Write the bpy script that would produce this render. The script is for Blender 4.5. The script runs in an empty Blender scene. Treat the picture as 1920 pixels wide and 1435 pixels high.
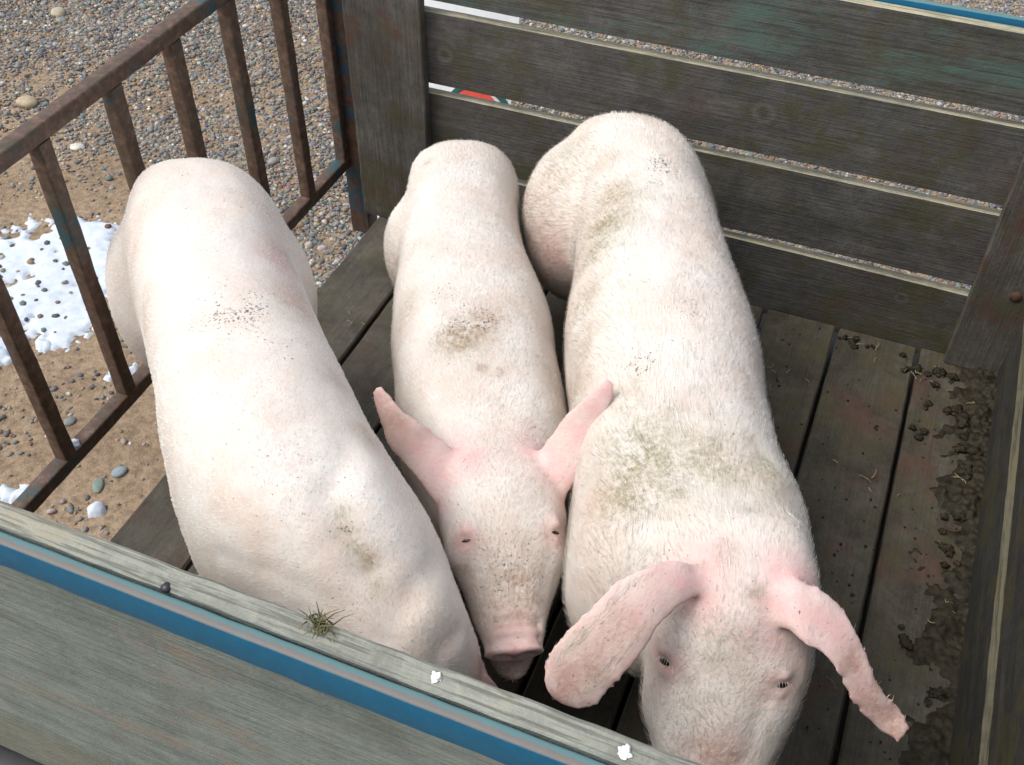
import bpy, bmesh, math, random
import numpy as np
from mathutils import Vector, noise as mn
from mathutils.kdtree import KDTree

random.seed(7)
rng = np.random.default_rng(11)
SC = bpy.context.scene
COL = SC.collection

# ------------------------------------------------------------------ camera, sky, sun, exposure
CAM = np.array([1.1836, -2.0202, 1.6804])
ANG = (math.radians(44.917), math.radians(-0.341), math.radians(22.194))
FPX = 2008.93                                     # focal length in pixels of the 1920 px photo
cam = bpy.data.cameras.new('camera')
cam.sensor_width = 36.0
cam.lens = FPX / 1920 * 36
cam.clip_start = 0.05
cam.clip_end = 500
cam_o = bpy.data.objects.new('camera', cam)
COL.objects.link(cam_o)
cam_o.location = CAM
cam_o.rotation_euler = ANG
SC.camera = cam_o

SUN_EL, SUN_AZ = math.radians(58), math.radians(235)     # azimuth clockwise from +Y
w = bpy.data.worlds.new('World')
SC.world = w
w.use_nodes = True
nt = w.node_tree
nt.nodes.clear()
wo = nt.nodes.new('ShaderNodeOutputWorld')
bg = nt.nodes.new('ShaderNodeBackground')
sky = nt.nodes.new('ShaderNodeTexSky')
sky.sky_type = 'NISHITA'
sky.sun_disc = False
sky.sun_elevation = SUN_EL
sky.sun_rotation = SUN_AZ
sky.dust_density = 4.0
sky.air_density = 1.0
hsv = nt.nodes.new('ShaderNodeHueSaturation')
hsv.inputs['Saturation'].default_value = 0.42
nt.links.new(sky.outputs[0], hsv.inputs['Color'])
nt.links.new(hsv.outputs[0], bg.inputs[0])
bg.inputs[1].default_value = 0.15
nt.links.new(bg.outputs[0], wo.inputs[0])

sun = bpy.data.lights.new('sun', 'SUN')
sun.energy = 0.9
sun.angle = math.radians(30)
sun.color = (1.0, 0.985, 0.965)
sun_o = bpy.data.objects.new('sun', sun)
COL.objects.link(sun_o)
sd = Vector((math.sin(SUN_AZ) * math.cos(SUN_EL), math.cos(SUN_AZ) * math.cos(SUN_EL), math.sin(SUN_EL)))
sun_o.rotation_euler = sd.to_track_quat('Z', 'Y').to_euler()
sun_o.location = (-2, -2, 6)

SC.view_settings.view_transform = 'Standard'
SC.view_settings.look = 'None'
SC.view_settings.gamma = 1.0
SC.view_settings.exposure = 0.66

# ------------------------------------------------------------------ helpers
def rotm(a):
    cx, sx, cy, sy, cz, sz = math.cos(a[0]), math.sin(a[0]), math.cos(a[1]), math.sin(a[1]), math.cos(a[2]), math.sin(a[2])
    X = np.array([[1, 0, 0], [0, cx, -sx], [0, sx, cx]])
    Y = np.array([[cy, 0, sy], [0, 1, 0], [-sy, 0, cy]])
    Z = np.array([[cz, -sz, 0], [sz, cz, 0], [0, 0, 1]])
    return Z @ Y @ X
RM = rotm(ANG)
def at(u, v, z, ax=2):                            # photo pixel -> point at height z (survey of the place)
    d = RM @ np.array([(u - 960) / FPX, -(v - 717.5) / FPX, -1.0])
    t = (z - CAM[ax]) / d[ax]
    return CAM + t * d
def pix(P):
    q = (np.atleast_2d(P) - CAM) @ RM
    return np.array([960, 717.5]) + FPX * np.stack([q[:, 0], -q[:, 1]], 1) / (-q[:, 2:3])

def tag(o, label=None, cat=None, group=None, kind=None):
    if label: o['label'] = label
    if cat: o['category'] = cat
    if group: o['group'] = group
    if kind: o['kind'] = kind
    return o
def link(name, me, mat, parent=None, smooth=True):
    o = bpy.data.objects.new(name, me)
    COL.objects.link(o)
    if mat: me.materials.append(mat)
    if parent: o.parent = parent
    if smooth and len(me.polygons):
        me.polygons.foreach_set('use_smooth', np.ones(len(me.polygons), dtype=bool))
    return o
def empty(name, loc):
    o = bpy.data.objects.new(name, None)
    COL.objects.link(o)
    o.location = loc
    o.empty_display_size = 0.1
    return o
def mesh(name, V, F):
    me = bpy.data.meshes.new(name)
    me.from_pydata([tuple(v) for v in V], [], [tuple(f) for f in F])
    me.update()
    return me
def fast_mesh(name, V, L, starts, tots):
    me = bpy.data.meshes.new(name)
    me.vertices.add(len(V))
    me.vertices.foreach_set('co', np.asarray(V, np.float32).ravel())
    me.loops.add(len(L))
    me.loops.foreach_set('vertex_index', np.asarray(L, np.int32).ravel())
    me.polygons.add(len(starts))
    me.polygons.foreach_set('loop_start', np.asarray(starts, np.int32))
    me.update(calc_edges=True)
    me.validate()
    return me
def nz(p, s, seed=0.0):
    return mn.noise(Vector((p[0] * s + seed, p[1] * s - seed * 1.7, p[2] * s + seed * 0.6)))

def plank(P0, P1, wv, tv, seg=36, ch=0.003, warp=0.0012, chip=0.0012, seed=0.0, parts=None):
    """Sawn board: length P0->P1, width vector wv, thickness vector tv (cross-section grows from the length axis by +wv, +tv)."""
    P0, P1, wv, tv = [np.array(a, float) for a in (P0, P1, wv, tv)]
    W, T = np.linalg.norm(wv), np.linalg.norm(tv)
    wu, tu = wv / W, tv / T
    c = min(ch, T * .3, W * .3)
    k = max(2, min(6, int(W / 0.03)))
    prof = []                                    # (a along w, b along t)
    for i in range(k + 1): prof.append((c + (W - 2 * c) * i / k, 0))
    prof.append((W, c)); prof.append((W, T - c))
    for i in range(k, -1, -1): prof.append((c + (W - 2 * c) * i / k, T))
    prof.append((0, T - c)); prof.append((0, c))
    n = len(prof)
    V, F = [], []
    for s in range(seg + 1):
        u = s / seg
        base = P0 + (P1 - P0) * u
        ww = warp * nz(base, 2.2, seed) * 2
        for j, (a, b) in enumerate(prof):
            q = base + wu * a + tu * (b + ww)
            edge = 1.0 if (a <= c or a >= W - c) else 0.25
            r = chip * edge
            q = q + wu * r * nz(q, 26, seed + 3) * (1 if a < W / 2 else -1) + tu * r * .7 * nz(q, 30, seed + 9)
            V.append(q)
    for s in range(seg):
        for j in range(n):
            a, b = s * n + j, s * n + (j + 1) % n
            F.append((a, b, b + n, a + n))
    F.append(tuple(range(n - 1, -1, -1)))
    F.append(tuple(range(seg * n, seg * n + n)))
    # orientation
    if np.dot(np.cross(wu, tu), P1 - P0) > 0:
        F = [tuple(reversed(f)) for f in F]
    return V, F
def flat_shade(me, ang=35):
    me.polygons.foreach_set('use_smooth', np.ones(len(me.polygons), dtype=bool))
    try: me.set_sharp_from_angle(angle=math.radians(ang))
    except Exception: pass
def plank_obj(name, mat, parent, *a, **k):
    V, F = plank(*a, **k)
    me = mesh(name, V, F)
    bm = bmesh.new(); bm.from_mesh(me)
    bmesh.ops.recalc_face_normals(bm, faces=bm.faces)
    bm.to_mesh(me); bm.free()
    o = link(name, me, mat, parent, smooth=False)
    flat_shade(me)
    return o
def tube_box(P0, P1, a, b, r=0.004):
    """rolled square tube with rounded edges; a,b half-extent vectors"""
    P0, P1, a, b = [np.array(x, float) for x in (P0, P1, a, b)]
    la, lb = np.linalg.norm(a), np.linalg.norm(b)
    ua, ub = a / la, b / lb
    prof = []
    for (sx, sy, st) in ((1, 1, 0), (-1, 1, 90), (-1, -1, 180), (1, -1, 270)):
        for k in range(4):
            t = math.radians(st + k * 30)
            prof.append((sx * (la - r) + r * math.cos(t), sy * (lb - r) + r * math.sin(t)))
    n = len(prof); seg = max(1, int(np.linalg.norm(P1 - P0) / .03))
    V, F = [], []
    for s in range(seg + 1):
        base = P0 + (P1 - P0) * s / seg
        for x, y in prof:
            q = base + ua * x + ub * y
            q = q + (ua * x / la + ub * y / lb) * .0009 * nz(q, 40, 5)
            V.append(q)
    for s in range(seg):
        for j in range(n):
            p, q = s * n + j, s * n + (j + 1) % n
            F.append((p, q, q + n, p + n))
    F.append(tuple(range(n - 1, -1, -1))); F.append(tuple(range(seg * n, seg * n + n)))
    return V, F
def join(parts):
    V, F = [], []
    for v, f in parts:
        o = len(V); V += list(v); F += [tuple(i + o for i in g) for g in f]
    return V, F
def obj_from(name, VF, mat, parent=None, ang=40):
    me = mesh(name, *VF)
    bm = bmesh.new(); bm.from_mesh(me)
    bmesh.ops.recalc_face_normals(bm, faces=bm.faces)
    bm.to_mesh(me); bm.free()
    o = link(name, me, mat, parent, smooth=False)
    flat_shade(me, ang)
    return o

# ------------------------------------------------------------------ materials
class NG:
    def __init__(self, name):
        self.m = bpy.data.materials.new(name); self.m.use_nodes = True
        self.t = self.m.node_tree; self.t.nodes.clear()
        self.out = self.t.nodes.new('ShaderNodeOutputMaterial')
        self.b = self.t.nodes.new('ShaderNodeBsdfPrincipled')
        self.t.links.new(self.b.outputs[0], self.out.inputs[0])
        self.tc = self.t.nodes.new('ShaderNodeTexCoord')
        self.co = self.tc.outputs['Object']
    def L(self, a, b): self.t.links.new(a, b)
    def mapv(self, scale=(1, 1, 1), rnd=False, loc=(0, 0, 0)):
        mp = self.t.nodes.new('ShaderNodeMapping')
        mp.inputs['Scale'].default_value = scale
        mp.inputs['Location'].default_value = loc
        src = self.co
        if rnd:
            oi = self.t.nodes.new('ShaderNodeObjectInfo')
            mu = self.t.nodes.new('ShaderNodeMath'); mu.operation = 'MULTIPLY'; mu.inputs[1].default_value = 37.0
            self.L(oi.outputs['Random'], mu.inputs[0])
            ad = self.t.nodes.new('ShaderNodeVectorMath'); ad.operation = 'ADD'
            self.L(src, ad.inputs[0]); self.L(mu.outputs[0], ad.inputs[1]); src = ad.outputs[0]
        self.L(src, mp.inputs[0])
        return mp.outputs[0]
    def noise(self, vec, scale, detail=5, rough=.6, dist=0.0):
        n = self.t.nodes.new('ShaderNodeTexNoise')
        n.inputs['Scale'].default_value = scale; n.inputs['Detail'].default_value = detail
        n.inputs['Roughness'].default_value = rough; n.inputs['Distortion'].default_value = dist
        self.L(vec, n.inputs['Vector'])
        return n.outputs[0]
    def voro(self, vec, scale, feature='F1', out='Distance'):
        n = self.t.nodes.new('ShaderNodeTexVoronoi'); n.feature = feature
        n.inputs['Scale'].default_value = scale
        self.L(vec, n.inputs['Vector'])
        return n.outputs[out]
    def ramp(self, fac, stops):
        r = self.t.nodes.new('ShaderNodeValToRGB')
        el = r.color_ramp.elements
        while len(el) < len(stops): el.new(0.5)
        for e, (p, c) in zip(el, stops):
            e.position = p
            e.color = (c, c, c, 1) if isinstance(c, (int, float)) else (*c, 1)
        self.L(fac, r.inputs[0])
        return r.outputs[0]
    def mix(self, fac, a, b, mode='MIX'):
        m = self.t.nodes.new('ShaderNodeMix'); m.data_type = 'RGBA'; m.blend_type = mode; m.clamp_factor = True
        for sock, v in ((m.inputs['Factor'], fac), (m.inputs['A'], a), (m.inputs['B'], b)):
            if isinstance(v, (int, float)): sock.default_value = v
            elif isinstance(v, tuple): sock.default_value = (*v, 1)
            else: self.L(v, sock)
        return m.outputs['Result']
    def math(self, op, a, b=0.0, clamp=False):
        m = self.t.nodes.new('ShaderNodeMath'); m.operation = op; m.use_clamp = clamp
        for i, v in enumerate((a, b)):
            if isinstance(v, (int, float)): m.inputs[i].default_value = v
            else: self.L(v, m.inputs[i])
        return m.outputs[0]
    def set(self, **k):
        for n, v in k.items():
            s = self.b.inputs[n.replace('_', ' ')]
            if isinstance(v, (int, float)): s.default_value = v
            elif isinstance(v, tuple): s.default_value = (*v, 1) if len(v) == 3 and s.type == 'RGBA' else v
            else: self.L(v, s)
    def bump(self, h, strength=.5, dist=.002):
        n = self.t.nodes.new('ShaderNodeBump')
        n.inputs['Strength'].default_value = strength; n.inputs['Distance'].default_value = dist
        self.L(h, n.inputs['Height']); self.L(n.outputs[0], self.b.inputs['Normal'])
    def attr(self, name):
        a = self.t.nodes.new('ShaderNodeAttribute'); a.attribute_name = name
        return a
    def sep(self, c):
        s = self.t.nodes.new('ShaderNodeSeparateColor'); self.L(c, s.inputs[0])
        return s.outputs

def wood(name, axis, dark, mid, light, paint=None, paint_amt=.5, algae=.5, rust=0.0, rough=.75, top=None, streak=.5, knots=(), cracks=.5, algae_col=(.066, .061, .024)):
    g = NG(name)
    sc = [20, 20, 20]; sc[axis] = 1.3
    fine = [230, 230, 230]; fine[axis] = 7
    v1, v2 = g.mapv(tuple(sc), True), g.mapv(tuple(fine), True)
    n1 = g.noise(v1, 1.0, 6, .65, .8)
    n2 = g.noise(v2, 1.0, 3, .6, .2)
    mott = g.noise(g.mapv((10, 10, 10), True, (1, 7, 3)), 1.0, 9, .72, .5)
    m2 = g.noise(g.mapv((48, 48, 48), True, (2, 1, 3)), 1.0, 6, .75)
    v = g.math('ADD', g.math('MULTIPLY', n1, streak), g.math('MULTIPLY', mott, 1 - streak))
    m3 = g.noise(g.mapv((170, 170, 170), True, (9, 1, 3)), 1.0, 4, .7)
    v = g.math('ADD', g.math('MULTIPLY', v, .62), g.math('ADD', g.math('MULTIPLY', m2, .24), g.math('MULTIPLY', m3, .14)))
    c = g.ramp(v, [(.40, dark), (.5, mid), (.60, light)])
    c = g.mix(g.math('MULTIPLY', g.ramp(n2, [(.38, 1.0), (.52, 0.0)]), cracks), c, tuple(x * .5 for x in dark))
    c = g.mix(g.math('MULTIPLY', g.ramp(n2, [(.60, 0.0), (.74, 1.0)]), cracks * .45), c, tuple(min(1, x * 1.5) for x in light))
    pat = g.noise(g.mapv((8, 8, 8), True), 1.0, 10, .74)
    if algae:
        pat2 = g.math('ADD', g.math('MULTIPLY', pat, .7), g.math('ADD', g.math('MULTIPLY', m2, .2), g.math('MULTIPLY', m3, .1)))
        c = g.mix(g.math('MULTIPLY', g.ramp(pat2, [(.50, 0.0), (.57, 1.0)]), algae), c, algae_col)
    if paint:
        ps = [7, 7, 7]; ps[axis] = 2.6
        pp = g.noise(g.mapv(tuple(ps), True, (3, 8, 1)), 1.0, 10, .75, .4)
        lim = .62 - .25 * paint_amt
        c = g.mix(g.math('MULTIPLY', g.math('MULTIPLY', g.ramp(pp, [(lim, 0.0), (lim + .10, 1.0)]), g.ramp(n2, [(.36, .25), (.50, 1.0)])), .85), c, paint)
    if rust:
        rr = g.noise(g.mapv((6, 6, 6), True, (5, 2, 9)), 1.0, 9, .75)
        c = g.mix(g.math('MULTIPLY', g.ramp(rr, [(.54, 0.0), (.62, 1.0)]), rust), c, (.100, .048, .034))
    for (kx, ky, kz, kr) in knots:
        sb = g.t.nodes.new('ShaderNodeVectorMath'); sb.operation = 'DISTANCE'
        g.L(g.mapv((1, 1, 1)), sb.inputs[0]); sb.inputs[1].default_value = (kx, ky, kz)
        dd = g.math('ADD', g.math('MULTIPLY', sb.outputs['Value'], 1 / kr), g.math('MULTIPLY', g.math('SUBTRACT', m2, .5), .5))
        c = g.mix(g.ramp(dd, [(.15, .0), (.55, .3), (.75, .0)]), c, tuple(x * 1.3 for x in light))
        c = g.mix(g.ramp(dd, [(.0, .5), (.30, .2), (.5, 0.0)]), c, tuple(x * .6 for x in dark))
        c = g.mix(g.ramp(dd, [(.82, .0), (.98, .3), (1.3, .0)]), c, tuple(x * .7 for x in dark))
    spk = g.noise(g.mapv((1, 1, 1), True), 330, 2, .5)
    c = g.mix(g.ramp(spk, [(.70, 0.0), (.75, .35)]), c, tuple(min(1, x * 2.2) for x in mid))
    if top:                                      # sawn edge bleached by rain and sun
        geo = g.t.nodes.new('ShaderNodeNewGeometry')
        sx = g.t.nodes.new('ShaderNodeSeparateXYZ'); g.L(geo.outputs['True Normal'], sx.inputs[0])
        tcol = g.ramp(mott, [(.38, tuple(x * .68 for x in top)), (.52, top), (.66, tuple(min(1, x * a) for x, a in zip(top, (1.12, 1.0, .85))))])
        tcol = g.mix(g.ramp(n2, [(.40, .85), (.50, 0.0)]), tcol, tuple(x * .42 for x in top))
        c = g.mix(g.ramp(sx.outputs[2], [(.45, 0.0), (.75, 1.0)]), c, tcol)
    h = g.math('ADD', g.math('MULTIPLY', n1, .4), g.math('MULTIPLY', n2, .6))
    h = g.math('ADD', h, g.math('ADD', g.math('MULTIPLY', m2, .5), g.math('MULTIPLY', m3, .5)))
    g.set(Base_Color=c, Roughness=rough, Specular_IOR_Level=.25)
    g.bump(h, .8, .003)
    return g.m

M = {}
KN = [(*at(833, 103, 0.0, 1), .030), (*at(1432, 212, 0.0, 1), .036), (*at(1690, 560, 0.0, 1), .022)]
M['back_wood'] = wood('grey board wood', 0, (.058, .054, .048), (.092, .087, .079), (.138, .130, .118), paint=(.065, .100, .085), paint_amt=.06, algae=.62, rust=.25, top=(.37, .345, .25), streak=.30, knots=KN, cracks=.35)
M['back_wood_painted'] = wood('green flaked board wood', 0, (.056, .053, .047), (.090, .086, .078), (.136, .129, .117), paint=(.080, .130, .108), paint_amt=.45, algae=.5, top=(.40, .37, .26), streak=.4, cracks=.5)
M['post_wood'] = wood('post wood', 2, (.060, .055, .047), (.096, .089, .077), (.150, .139, .121), algae=.6, rust=.7, streak=.4, cracks=.35)
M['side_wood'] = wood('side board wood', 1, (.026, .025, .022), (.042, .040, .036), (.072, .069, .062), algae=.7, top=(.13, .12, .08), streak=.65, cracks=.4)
M['floor_wood'] = wood('floor plank wood', 1, (.040, .036, .027), (.070, .063, .048), (.110, .100, .078), algae=.5, rust=.5, rough=.5, streak=.25, cracks=.22)
M['floor_wood_lit'] = wood('lit floor plank wood', 1, (.060, .054, .042), (.098, .088, .070), (.145, .132, .106), algae=.4, rust=.5, rough=.6, streak=.25, cracks=.22)  # floor wood lightened: skylight from the open railing side painted in
M['front_wood_low'] = wood('painted lower board', 0, (.14, .15, .12), (.185, .195, .16), (.225, .23, .19), paint=(.255, .205, .165), paint_amt=.3, algae=.3, algae_col=(.105, .115, .090), rough=.65, streak=.45, cracks=.25)
M['front_wood'] = wood('painted front board', 0, (.130, .158, .144), (.195, .232, .210), (.250, .278, .250), paint=(.255, .205, .165), paint_amt=.26, algae=.35, algae_col=(.105, .115, .090), top=(.285, .29, .245), rough=.65, streak=.5, cracks=.42)

WORN_Y = -1.5945
def steel(name, paint, paint_amt, rustc=(.060, .030, .018), worn=None, rough=.55):
    g = NG(name)
    n = g.noise(g.mapv((1, 1, 1), True), 7, 8, .72)
    n2 = g.noise(g.mapv((1, 1, 1), True), 60, 5, .65)
    r = g.ramp(n2, [(.3, tuple(x * .55 for x in rustc)), (.5, rustc), (.72, tuple(min(1, x * 2.0) for x in rustc))])
    r = g.mix(g.ramp(g.noise(g.mapv((1, 1, 1), True, (4, 4, 4)), 22, 6, .7), [(.5, 0.0), (.7, .7)]), r, (.055, .058, .035))
    k = .75 - .5 * paint_amt
    pm = g.ramp(g.math('ADD', g.math('MULTIPLY', n, .75), g.math('MULTIPLY', n2, .25)), [(k, 0.0), (k + .06, 1.0)])
    c = g.mix(pm, r, g.mix(g.ramp(n2, [(.35, 0.0), (.7, .35)]), paint, tuple(x * .6 for x in paint)))
    if worn:
        geo = g.t.nodes.new('ShaderNodeNewGeometry')
        sx = g.t.nodes.new('ShaderNodeSeparateXYZ'); g.L(geo.outputs['True Normal'], sx.inputs[0])
        up = g.ramp(sx.outputs[2], [(.35, 0.0), (.6, 1.0)])
        chip = g.noise(g.mapv((30, 120, 120), False, (1, 2, 3)), 1.0, 6, .7)
        c = g.mix(g.ramp(chip, [(.66, 0.0), (.70, 1.0)]), c, (.10, .07, .05))
        c = g.mix(g.ramp(g.noise(g.mapv((14, 60, 60)), 1.0, 6, .7), [(.5, 0.0), (.8, .2)]), c, (.05, .12, .16))
        px = g.t.nodes.new('ShaderNodeSeparateXYZ'); g.L(g.co, px.inputs[0])
        edge = g.ramp(g.math('ADD', g.math('MULTIPLY', g.math('SUBTRACT', WORN_Y, px.outputs[1]), 160.0), g.math('ADD', g.math('MULTIPLY', n2, .7), g.math('MULTIPLY', chip, .9))), [(.60, 0.0), (.95, 1.0)])
        c = g.mix(g.math('MULTIPLY', up, .85), c, g.mix(g.math('MULTIPLY', edge, g.ramp(n, [(.28, .55), (.45, 1.0)])), worn[0], worn[1]))
    g.set(Base_Color=c, Roughness=rough, Specular_IOR_Level=.4, Metallic=0.0)
    g.bump(g.math('ADD', n2, g.math('MULTIPLY', pm, .4)), .5, .0015)
    return g.m
M['rusty'] = steel('rusty steel', (.024, .070, .085), .40, rustc=(.092, .056, .040))
M['rusty_blue'] = steel('rusty blue steel', (.010, .045, .075), .50)
M['blue'] = steel('blue painted steel', (.001, .105, .205), 1.25, worn=((.10, .19, .185), (.165, .14, .112)), rough=.6)

def simple(name, col, rough=.6, var=.25, scale=30, bump=0.0, spec=.4):
    g = NG(name)
    n = g.noise(g.mapv((1, 1, 1)), scale, 5, .65)
    g.set(Base_Color=g.ramp(n, [(.3, tuple(x * (1 - var) for x in col)), (.7, tuple(min(1, x * (1 + var)) for x in col))]), Roughness=rough, Specular_IOR_Level=spec)
    if bump: g.bump(n, .6, bump)
    return g.m
M['mud'] = simple('wet dung', (.026, .022, .013), .65, .75, 70, .004, spec=.2)
M['dark_bolt'] = simple('dark bolt steel', (.02, .02, .022), .4)
M['rust_bolt'] = simple('rusty bolt steel', (.07, .035, .02), .7, .5, 80, .001)
M['white_drop'] = simple('white droppings', (.78, .78, .74), .8, .1)
M['panel_white'] = simple('white sign paint', (.74, .77, .78), .5, .05)
M['panel_red'] = simple('red sign paint', (.72, .09, .06), .5, .08)
M['panel_teal'] = simple('dark teal sign paint', (.02, .11, .11), .5, .1)
M['straw'] = simple('dry stem', (.14, .13, .06), .8, .5, 60)
M['straw_pale'] = simple('pale straw', (.30, .26, .15), .7, .4, 80)
M['eye'] = simple('dark eye', (.012, .009, .008), .15, .1, spec=.6)
M['lash'] = simple('pale lash', (.48, .43, .36), .6, .1)

g = NG('snow')
n = g.noise(g.mapv(), 40, 6, .6)
g.set(Base_Color=g.ramp(n, [(.3, (.44, .50, .58)), (.7, (.60, .65, .71))]), Roughness=.7, Subsurface_Weight=.2, Subsurface_Scale=.01)
g.bump(n, .6, .004)
M['snow'] = g.m

g = NG('sandy ground')
n1 = g.noise(g.mapv(), 2.5, 8, .65)
n2 = g.noise(g.mapv(), 45, 8, .72)
n3 = g.noise(g.mapv((1, 1, 1), False, (7, 3, 0)), 160, 3, .6)
c = g.ramp(n1, [(.3, (.25, .180, .120)), (.5, (.345, .255, .170)), (.7, (.385, .295, .205))])
c = g.mix(g.ramp(n2, [(.40, .65), (.58, 0.0)]), c, (.13, .092, .060))
c = g.mix(g.ramp(n3, [(.60, 0.0), (.70, .6)]), c, (.34, .29, .22))
g.set(Base_Color=c, Roughness=.9, Specular_IOR_Level=.15)
g.bump(g.math('ADD', n2, g.math('MULTIPLY', n3, .4)), .9, .010)
M['ground'] = g.m

g = NG('pebbles')
a = g.attr('tint')
n = g.noise(g.mapv(), 130, 4, .65)
c = g.mix(g.ramp(n, [(.35, .45), (.6, 0.0)]), a.outputs['Color'], (.07, .06, .05))
g.set(Base_Color=c, Roughness=.75, Specular_IOR_Level=.25)
M['pebbles'] = g.m

def pig_mat(name, hair=False):
    g = NG(name)
    st = g.attr('stain_shade')
    R, G, B = g.sep(st.outputs['Color'])[:3]
    P = st.outputs['Alpha']
    co = g.mapv()
    big = g.noise(co, 9, 5, .6)
    mid = g.noise(co, 34, 6, .7)
    fine = g.noise(co, 150, 5, .7)
    if hair:
        c = g.ramp(mid, [(.3, (.69, .68, .625)), (.65, (.78, .78, .74))])
    else:
        c = g.ramp(big, [(.32, (.62, .525, .45)), (.50, (.68, .63, .57)), (.70, (.71, .695, .65))])
        c = g.mix(g.ramp(fine, [(.40, .25), (.58, 0.0)]), c, (.54, .40, .33))
    pk = g.math('MULTIPLY', P, g.ramp(g.math('ADD', g.math('MULTIPLY', big, .4), g.math('MULTIPLY', mid, .6)), [(.36, .30), (.56, 1.0)]))
    c = g.mix(g.math('MULTIPLY', pk, (.35 if hair else .88)), c, (.67, .37, .355))
    gm = g.math('MULTIPLY', R, g.ramp(g.math('ADD', g.math('MULTIPLY', mid, .4), g.math('MULTIPLY', fine, .6)), [(.38, 0.0), (.58, 1.0)]))
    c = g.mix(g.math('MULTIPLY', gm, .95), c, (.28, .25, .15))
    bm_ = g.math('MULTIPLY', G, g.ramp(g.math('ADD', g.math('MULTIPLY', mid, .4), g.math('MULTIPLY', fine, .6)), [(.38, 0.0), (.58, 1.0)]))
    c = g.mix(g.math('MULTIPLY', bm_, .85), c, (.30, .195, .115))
    sp = g.noise(g.mapv((1, 1, 1), False, (2, 5, 1)), 210, 3, .55)
    clump = g.noise(co, 22, 4, .6)
    thr = g.math('SUBTRACT', .71, g.math('MULTIPLY', B, .19))
    fm = g.math('MULTIPLY', g.math('SUBTRACT', sp, thr), 14.0, True)
    fm = g.math('MULTIPLY', fm, g.ramp(clump, [(.34, 0.0), (.46, 1.0)]))
    c = g.mix(g.math('MULTIPLY', fm, .85), c, (.060, .052, .045))
    if hair:
        g.set(Base_Color=c, Roughness=.45, Specular_IOR_Level=.35)
    else:
        g.set(Base_Color=c, Roughness=.52, Specular_IOR_Level=.32, Subsurface_Weight=.25, Subsurface_Scale=.006, Subsurface_Radius=(.7, .45, .35))
        wr = g.noise(g.mapv((60, 60, 60)), 1.0, 6, .7)
        g.bump(g.math('ADD', g.math('MULTIPLY', wr, .7), g.math('MULTIPLY', fine, .5)), .45, .004)
    return g.m
M['skin'] = pig_mat('pig skin')
M['hair'] = pig_mat('pig bristles', True)

# ------------------------------------------------------------------ ground
GZ = -0.45
def build_ground():
    n = 90
    xs = np.concatenate([[-120, -40, -12], np.linspace(-5, 4, n), [12, 40, 120]])
    ys = np.concatenate([[-120, -40, -10], np.linspace(-3, 6, n), [15, 50, 160]])
    V, F = [], []
    for y in ys:
        for x in xs:
            near = 1.0 if abs(x) < 6 and abs(y) < 7 else 0.0
            V.append((x, y, GZ + near * (.018 * mn.noise(Vector((x * 1.3, y * 1.3, 0))) + .008 * mn.noise(Vector((x * 5, y * 5, 2))))))
    nx = len(xs)
    for j in range(len(ys) - 1):
        for i in range(nx - 1):
            a = j * nx + i
            F.append((a, a + 1, a + 1 + nx, a + nx))
    o = link('ground', mesh('ground', V, F), M['ground'])
    tag(o, 'sandy brown ground of the yard around the trailer', 'ground', kind='structure')
build_ground()
def ground_z(x, y):
    return GZ + .018 * mn.noise(Vector((x * 1.3, y * 1.3, 0))) + .008 * mn.noise(Vector((x * 5, y * 5, 2)))

def ico(sub):
    bm = bmesh.new(); bmesh.ops.create_icosphere(bm, subdivisions=sub, radius=1.0)
    V = np.array([v.co[:] for v in bm.verts]); F = np.array([[v.index for v in f.verts] for f in bm.faces])
    bm.free(); return V, F
PAL = np.array([(.20, .205, .21), (.15, .16, .17), (.26, .25, .23), (.36, .32, .25), (.30, .22, .14), (.42, .40, .36), (.20, .11, .08), (.16, .20, .20), (.09, .095, .10), (.55, .53, .49), (.24, .19, .14)])
PW = np.array([.17, .14, .15, .11, .09, .07, .05, .09, .06, .03, .04])
def sand_amount(u, v):
    """0 in the gravel, 1 where bare sandy soil shows"""
    d = (v - (175 + .52 * u)) / 120.0
    s = 1 / (1 + np.exp(-3.0 * d))
    band = np.exp(-((v - (150 + .10 * u)) / 55.0) ** 2) * (u < 520) * (u > -200) * .55
    hole = np.exp(-(((u - 560) / 80) ** 2 + ((v - 150) / 130) ** 2)) * .35
    return np.clip(np.maximum(s, np.maximum(band, hole)) * np.where(u > 520, 0.1, 1) + np.where(u > 520, hole, 0), 0, 1)
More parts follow.
